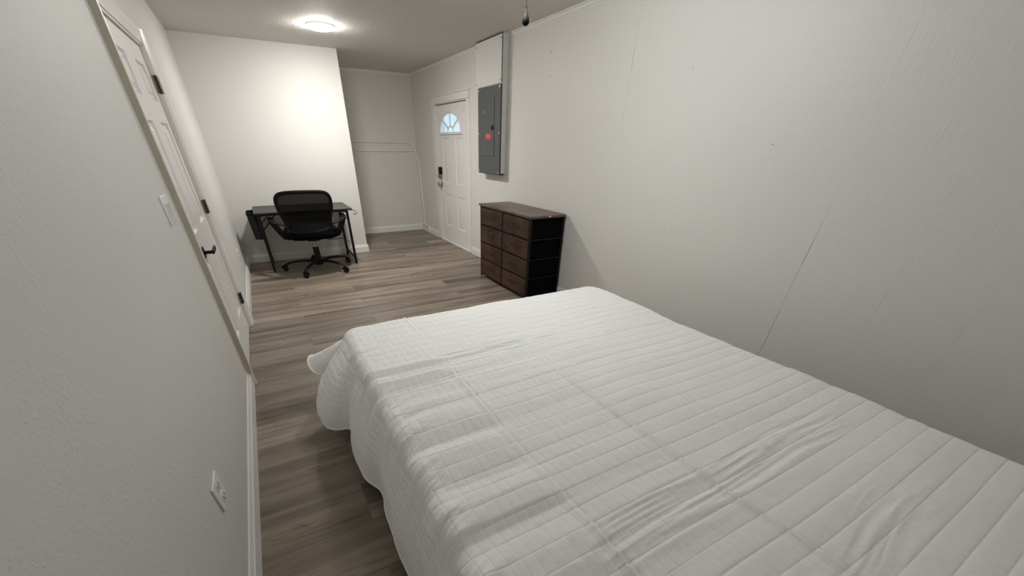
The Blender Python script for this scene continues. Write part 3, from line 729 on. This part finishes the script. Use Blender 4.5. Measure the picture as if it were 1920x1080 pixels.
sp.tube([(CX-0.01,CY-0.05,0.425),(CX-0.01,CY-0.20,0.42),(CX-0.02,CY-0.29,0.44),(CX-0.025,CY-0.315,0.50),(CX-0.028,CY-0.305,0.56)], 0.022, 10, sx=1.5, sy=0.5)
obj('back_support', sp, M_blackpl, oc)
for s in (-1, 1):
    am = MB()
    am.tube([(CX+s*0.29,CY+0.02,0.445),(CX+s*0.345,CY+0.02,0.455),(CX+s*0.40,CY+0.02,0.54),(CX+s*0.45,CY+0.02,0.64),(CX+s*0.462,CY+0.02,0.662)], 0.028, 10, sx=0.65, sy=1.4)
    am.tube([(CX+s*0.255,CY-0.29,0.625),(CX+s*0.33,CY-0.20,0.632),(CX+s*0.42,CY-0.10,0.648),(CX+s*0.458,CY+0.0,0.666),(CX+s*0.462,CY+0.14,0.672)], [0.02,0.024,0.028,0.032,0.03], 10, sx=1.2, sy=0.55)
    obj('armrest', am, M_blackpl, oc)
# mechanism, lever and gas lift
mc = MB().box(CX-0.085, CX+0.085, CY-0.10, CY+0.12, 0.395, 0.437)
mo = obj('tilt_mechanism', mc, M_blackpl, oc, bevel=0.01)
lv = MB().tube([(CX+0.07,CY+0.0,0.405),(CX+0.17,CY+0.0,0.400),(CX+0.20,CY,0.385),(CX+0.385,CY,0.385),(CX+0.415,CY,0.372),(CX+0.44,CY,0.352)], 0.005, 8)
le = obj('height_lever', lv, M_black, mo)
obj('lever_paddle', MB().bar((CX+0.43,CY,0.360), (CX+0.485,CY,0.325), 0.035, 0.014), M_chromed, le, bevel=0.004)
obj('gas_lift', MB().lathe([(0.024,0.30),(0.024,0.40)], (CX,CY,0), 'z', 20), M_chromed, oc)
obj('lift_cover', MB().lathe([(0.043,0.085),(0.043,0.17),(0.040,0.295),(0.036,0.302),(0.025,0.302)], (CX,CY,0), 'z', 24), M_blackpl, oc)
def yawp(a, r, z): return (CX+r*math.cos(a), CY+r*math.sin(a), z)
hubm = MB().lathe([(0.05,0.065),(0.062,0.08),(0.062,0.125),(0.05,0.14),(0.03,0.14)], (CX,CY,0), 'z', 24)
hub = obj('base_hub', hubm, M_blackpl, oc)
A0 = math.radians(239)
for k in range(5):
    a = A0+2*PI*k/5; R_ = 0.46
    arm = MB().tube([yawp(a,0.04,0.115), yawp(a,0.12,0.122), yawp(a,0.22,0.124), yawp(a,0.31,0.117), yawp(a,0.40,0.102), yawp(a,0.45,0.082), yawp(a,0.461,0.062)],
                    [0.026,0.024,0.021,0.020,0.019,0.018,0.014], 10, sx=1.1, sy=0.75)
    lg = obj('base_leg', arm, M_blackpl, oc)
    w = MB(); b_ = a+0.7+k
    c0 = Vector(yawp(a, R_, 0.030)); ax = Vector((math.cos(b_), math.sin(b_), 0))
    for s in (-1, 1):
        p0, p1 = c0+ax*s*0.010, c0+ax*s*0.030
        w.tube([p0, p0+(p1-p0)*0.15, p0+(p1-p0)*0.85, p1], [0.024,0.030,0.030,0.024], 18)
    sd = Vector((-ax.y, ax.x, 0))
    w.tube([c0-ax*0.009, c0+ax*0.009], 0.014, 10)
    cs_ = obj('caster', w, M_blackpl, lg)
    hd_ = MB(); hd_.tube([c0+sd*0.030+Vector((0,0,0.0)), c0+sd*0.026+Vector((0,0,0.020)), c0+Vector((0,0,0.036)), c0-sd*0.022+Vector((0,0,0.026))], 0.012, 8, sx=2.3, sy=0.5)
    hd_.tube([c0+Vector((0,0,0.03)), c0+Vector((0,0,0.050))], 0.008, 8)
    obj('caster_hood', hd_, M_blackpl, cs_)

# ------------------------------------------------------------------ bed (under the quilt)
BX0, BX1, BY0, BY1, BT = 0.655, 2.722, -1.44, 1.372, 0.565
bd = thing('bed', (1.69, 0, 0), 'bed with its head against the rear wall, all but hidden by the white quilt', 'bed')
bm_ = MB().box(BX0+0.045, BX1-0.045, BY0+0.02, BY1-0.045, 0.27, BT-0.052)
obj('mattress', bm_, M_mattress, bd, bevel=0.03, seg=3)
obj('bed_frame', MB().box(BX0+0.06, BX1-0.06, BY0+0.03, BY1-0.07, 0.20, 0.268), M_black, bd, bevel=0.004)
for x in (BX0+0.10, (BX0+BX1)/2, BX1-0.10):
    for y in (BY0+0.08, 0.0, BY1-0.13):
        obj('leg', MB().box(x-0.02, x+0.02, y-0.02, y+0.02, 0, 0.199), M_black, bd)

# ------------------------------------------------------------------ quilt: one continuous sheet, stitched channels in real relief
rng = np.random.RandomState(3)
def vnoise1(t, seed, n=512):
    r = np.random.RandomState(seed).rand(n)*2-1
    i = np.floor(t).astype(int); f = t-i; f = f*f*(3-2*f)
    return r[i % n]*(1-f)+r[(i+1) % n]*f
def vnoise2(x, y, seed, n=64):
    r = np.random.RandomState(seed).rand(n, n)*2-1
    i = np.floor(x).astype(int); j = np.floor(y).astype(int); f = x-i; g = y-j; f = f*f*(3-2*f); g = g*g*(3-2*g)
    a = r[i % n, j % n]*(1-f)+r[(i+1) % n, j % n]*f; b = r[i % n, (j+1) % n]*(1-f)+r[(i+1) % n, (j+1) % n]*f
    return a*(1-g)+b*g
SX, SY = 0.0385, 0.0745         # stitch spacing across the bed and along it
def sstep(a, b, t):
    t = np.clip((t-a)/(b-a), 0, 1); return t*t*(3-2*t)
# slow heave of the filling along the bed on its left third: (y, height)
PR = np.array([(-1.6,0),(-1.2,0.004),(-1.02,-0.004),(-0.92,0.006),(-0.80,0.007),(-0.70,-0.006),(-0.60,0.008),(-0.52,0.009),(-0.40,-0.008),(-0.36,0.006),(-0.28,0.009),(-0.18,-0.006),
               (-0.08,0.004),(0.0,0.006),(0.06,-0.006),(0.14,0.006),(0.22,0.009),(0.28,0.001),(0.34,0.006),(0.40,0.002),(0.47,0.004),(0.50,-0.008),(0.575,0.010),(0.625,0.008),(0.645,-0.010),(0.70,0.009),(0.80,0.006),(1.0,0.002),(1.4,0)])
def relief(u, v):
    """u = distance across (bed x, continued down the sides), v = distance along"""
    ub = u+0.0045*vnoise1(v*3.1, 5); vb = v+0.006*vnoise2(u*2.3+7, v*1.2+3, 6)
    dv = np.abs((vb/SY) % 1-0.5)*SY                       # 0 mid-channel, SY/2 on the stitch line... measured from line below
    dl = SY/2-dv                                          # distance to the nearest line
    du = SX/2-np.abs((ub/SX) % 1-0.5)*SX
    wl = (sstep(1.70, 1.35, u)*0.75+0.25)*(0.45+0.55*sstep(1.05, 0.70, v))
    amp = 0.75+0.45*vnoise2(u*2.7+11, v*5.3+4, 15)
    h = amp*(0.0018*(1-np.exp(-(dl/0.0042)**1.2)) + 0.0012*(1-np.exp(-(dl/0.016)**2))) + 0.0010*wl*(1-np.exp(-(du/0.0055)**1.3))
    fr_ = (vb/SY) % 1; k_ = np.floor(vb/SY)
    tilt = vnoise1(k_*1.37+u*0.9, 17)
    h += 0.0040*tilt*(0.5-fr_)*np.clip(dl/0.010, 0, 1)*wl
    h += 0.0012*vnoise2(u*26, v*26, 8) + 0.0007*vnoise2(u*70, v*70, 9)
    return h
def warp(u, v): return u+0.0045*vnoise1(v*3.1, 5), v+0.006*vnoise2(u*2.3+7, v*1.2+3, 6)
def top_extra(x, y):
    wl = sstep(1.13, 0.98, x)*0.9+0.1+0.16*sstep(1.60, 1.45, x)
    h = np.interp(y+0.02*(x-0.9), PR[:,0], PR[:,1])*wl*1.55
    h += 0.0075*vnoise2(x*1.7+3, y*2.3+8, 12)+0.0035*vnoise2(x*4+9, y*6+2, 13)*sstep(0.6, 1.1, x)
    # packing creases along the bed
    for cx, ya, yb, am, seed in ((1.082,-1.2,1.40,0.0070,21),(1.565,-1.3,0.40,0.0105,22),(1.945,-0.75,0.20,0.0055,23),(2.36,-0.9,-0.1,0.0025,24)):
        c = cx+0.010*vnoise1(y*2.0, seed)+0.16*np.clip(-0.55-y, 0, 1)**1.3*(1 if cx > 1.2 else 0)
        w = sstep(ya-0.08, ya, y)*sstep(yb+0.08, yb, y)*(0.7+0.5*vnoise1(y*3+5, seed+10))
        d = x-c
        h += w*am*(np.exp(-((d+0.007)/0.008)**2)-1.2*np.exp(-((d-0.005)/0.006)**2)-0.35*np.exp(-((d+0.036)/0.006)**2))
    # bundles of drag wrinkles across the bed
    for cy, x0, x1, hw, am, sl, seed in ((0.70,1.00,1.95,0.075,0.0050,0.02,31),(-0.60,0.95,2.45,0.070,0.0058,0.03,32),(0.62,1.9,2.6,0.05,0.002,-0.03,33),(-0.98,1.2,2.3,0.08,0.003,0.05,34),(0.96,1.3,2.2,0.05,0.0018,0.0,35)):
        yy = y-cy-sl*(x-1.5)-0.02*vnoise1(x*2.5, seed)
        w = sstep(x0, x0+0.15, x)*sstep(x1, x1-0.25, x)*np.exp(-(yy/hw)**2)
        h += w*am*(1.3*vnoise2(x*2.2+seed, yy*42+2*vnoise1(x*1.7, seed+5), seed)+0.9*vnoise2(x*4.0+seed, yy*95+9, seed+3))
    # gathers along the left edge
    e = np.exp(-np.clip(x-0.70, 0, 1)/0.060)
    yb_ = y-0.45*(x-0.66)
    h += e*(0.0050*vnoise1(yb_*13, 41)+0.0085*vnoise1(yb_*31+3, 42)+0.0070*np.abs(vnoise1(yb_*50+5, 43)))
    e2 = np.exp(-np.clip(2.70-x, 0, 1)/0.05); h += e2*0.003*vnoise1(y*14, 44)
    return h
x0, x1, y0, y1 = BX0, BX1, BY0, BY1
nx = int((x1-x0)/0.0064)+1; ny = int((y1-y0)/0.0042)+1
gx = np.linspace(x0, x1, nx); gy = np.linspace(y0, y1, ny)
X, Y = np.meshgrid(gx, gy, indexing='ij')
R = 0.13; RB = 0.055
Xp, Yp = X.copy(), Y.copy()
edge = np.minimum(X-x0, x1-X); edge = np.minimum(edge, y1-Y)
for sx_ in (0, 1):
    a = ((x0+R-X) if sx_ == 0 else (X-(x1-R)))/R; b = (Y-(y1-R))/R
    mk = (a > 0) & (b > 0)
    a_, b_ = a[mk], b[mk]; am = a_*np.sqrt(1-b_**2/2); bm2 = b_*np.sqrt(1-a_**2/2)
    Xp[mk] = (x0+R-am*R) if sx_ == 0 else (x1-R+am*R); Yp[mk] = y1-R+bm2*R
    edge[mk] = R*(1-np.sqrt(am**2+bm2**2))
t = np.clip(edge/RB, 0, 1)
drop = 0.034*(1-t)**2.2
hh = relief(X, Y)+top_extra(Xp, Yp)
Z = BT-drop+hh-0.008
# near the rounded rim push relief outwards as well
verts = [np.stack([Xp.ravel(), Yp.ravel(), Z.ravel()], 1)]
wu, wv = warp(X, Y); UV = [np.stack([wu.ravel(), wv.ravel()-SY/2*0], 1)]
idx = np.arange(nx*ny).reshape(nx, ny)
F = [np.stack([idx[:-1,:-1], idx[1:,:-1], idx[1:,1:], idx[:-1,1:]], -1).reshape(-1, 4)]
# skirt: stations are the boundary vertices, left side -> foot -> right side
st = [(0, j) for j in range(ny)]+[(i, ny-1) for i in range(1, nx)]+[(nx-1, j) for j in range(ny-2, -1, -1)]
ii = np.array([s[0] for s in st]); jj = np.array([s[1] for s in st])
Tp = np.stack([Xp[ii,jj], Yp[ii,jj], Z[ii,jj]], 1)
s_ = np.concatenate([[0], np.cumsum(np.hypot(np.diff(X[ii,jj]), np.diff(Y[ii,jj])))])
LS = y1-y0; FS = LS+(x1-x0)
C = [(0,0.565,-1.44,.10),(0.75,0.560,-0.69,.10),(1.30,0.562,-0.14,.10),(1.49,0.556,0.05,.10),(1.66,0.560,0.22,.10),(1.80,0.572,0.37,.10),(1.87,0.532,0.45,.10),(1.99,0.520,0.56,.10),(2.12,0.514,0.69,.10),(2.25,0.528,0.82,.11),
     (2.33,0.545,0.905,.115),(2.39,0.520,0.925,.12),(2.45,0.462,0.95,.115),(2.52,0.418,1.00,.115),(2.59,0.402,1.09,.125),(2.645,0.405,1.165,.15),(2.68,0.455,1.24,.17),(2.71,0.53,1.31,.19),(2.75,0.555,1.37,.22),
     (2.785,0.495,1.41,.235),(LS,0.440,1.445,.255),(LS+0.035,0.420,1.49,.29),(LS+0.07,0.432,1.54,.325),(LS+0.105,0.475,1.575,.315),(LS+0.15,0.57,1.57,.24),(LS+0.20,0.70,1.52,.14),(LS+0.32,0.93,1.475,.11),(LS+0.55,1.18,1.49,.10),(LS+0.8,1.45,1.465,.10),(LS+1.1,1.74,1.49,.10),
     (LS+1.4,2.03,1.465,.10),(LS+1.7,2.33,1.49,.11),(LS+1.9,2.60,1.55,.15),(FS-0.05,2.82,1.56,.25),(FS,2.90,1.48,.28),(FS+0.06,2.88,1.36,.24),(FS+0.15,2.80,1.22,.15),(FS+0.4,2.81,0.97,.11),(FS+0.9,2.795,0.47,.10),(FS+1.5,2.81,-0.13,.10),(FS+2.2,2.80,-0.83,.10),(FS+2.9,2.81,-1.44,.10)]
C = np.array(C)
def pchip(s, xs, ys):
    """smooth interpolation: Catmull-Rom with finite differences"""
    m_ = np.gradient(ys, xs); k = np.clip(np.searchsorted(xs, s)-1, 0, len(xs)-2); h_ = xs[k+1]-xs[k]; t_ = np.clip((s-xs[k])/h_, 0, 1)
    return (2*t_**3-3*t_**2+1)*ys[k]+(t_**3-2*t_**2+t_)*h_*m_[k]+(-2*t_**3+3*t_**2)*ys[k+1]+(t_**3-t_**2)*h_*m_[k+1]
Hm = np.stack([pchip(s_, C[:,0], C[:,i]) for i in (1,2,3)], 1)
NT = 72
tv = np.linspace(0, 1, NT+1)[1:]
rows_ = []
tan = np.gradient(Tp[:,:2], axis=0); tan /= np.linalg.norm(tan, axis=1)[:,None]+1e-9
nrm = np.stack([-tan[:,1], tan[:,0]], 1)               # points outwards (left side runs +y)
ang = 0.5*sstep(2.30, 2.5, s_)*sstep(LS+0.45, LS+0.2, s_)
pw = 1.8+0.2*(ang*2)-1.15*sstep(LS-0.13, LS-0.02, s_)*sstep(LS+0.5, LS+0.2, s_)
for t_ in tv:
    g = 1-(1-t_)**pw
    P_ = Tp.copy(); P_[:,:2] = Tp[:,:2]+(Hm[:,:2]-Tp[:,:2])*g[:,None]
    # the along-edge part of the move is spread evenly, the outward part bulges
    P_[:,2] = Tp[:,2]+(Hm[:,2]-Tp[:,2])*t_
    L_ = 0.46*t_
    uu_ = -L_
    rel = relief(uu_+x0+0*s_, s_+y0)*0.5 + 0.0016*(1-math.exp(-((SX/2-abs(((uu_+x0)/SX) % 1-0.5)*SX)/0.006)**1.3))
    fold = (0.010*vnoise1(s_*7+2.2*t_, 51)*(1-0.5*t_)+0.007*vnoise1(s_*16-1.5*t_, 52)*np.exp(-t_*2.0)+0.006*vnoise1(s_*25+3*t_, 53)*np.exp(-t_*5)+0.004*vnoise2(s_*9+3*t_, t_*7+0*s_, 54))
    fold = fold*(0.35+0.65*min(1, t_*8))
    P_[:,:2] += nrm*(rel+fold-0.004)[:,None]*min(1, t_*12)
    P_[:,2] += 0.004*vnoise1(s_*5, 55)*t_
    rows_.append(P_)
    wu, wv = warp(uu_+x0+0*s_, s_+y0); UV.append(np.stack([wu, wv], 1))
ns = len(st); base_i = nx*ny
verts += rows_
prev = idx[ii, jj]
for r_ in range(NT):
    cur = base_i+r_*ns+np.arange(ns)
    F.append(np.stack([prev[:-1], prev[1:], cur[1:], cur[:-1]], -1)); prev = cur
V = np.concatenate(verts); F = np.concatenate(F)
me = bpy.data.meshes.new('quilt'); me.vertices.add(len(V)); me.vertices.foreach_set('co', V.astype(np.float32).ravel())
me.loops.add(F.size); me.loops.foreach_set('vertex_index', F.astype(np.int32).ravel())
me.polygons.add(len(F)); me.polygons.foreach_set('loop_start', (np.arange(len(F))*4).astype(np.int32)); me.polygons.foreach_set('use_smooth', np.ones(len(F), bool))
me.update(calc_edges=True); me.validate()
uvl = me.uv_layers.new(name='cloth'); li = np.empty(len(me.loops), np.int32); me.loops.foreach_get('vertex_index', li)
uvl.data.foreach_set('uv', np.concatenate(UV)[li].astype(np.float32).ravel())
bm = bmesh.new(); bm.from_mesh(me); bmesh.ops.recalc_face_normals(bm, faces=bm.faces); bm.to_mesh(me); bm.free()
me.materials.append(M_quilt)
qo = bpy.data.objects.new('quilt', me); COL.objects.link(qo)
so = qo.modifiers.new('thickness', 'SOLIDIFY'); so.thickness = 0.009; so.offset = -1
lab(qo, 'white stitched quilt spread over the bed and hanging down its sides', 'quilt')
# rolled hem binding
hem = MB().tube([tuple(p) for p in rows_[-1][::3]], 0.0065, 6)
obj('hem_binding', hem, mat('white_cotton_binding', (0.90, 0.905, 0.89), 0.85, spec=0.2), qo)
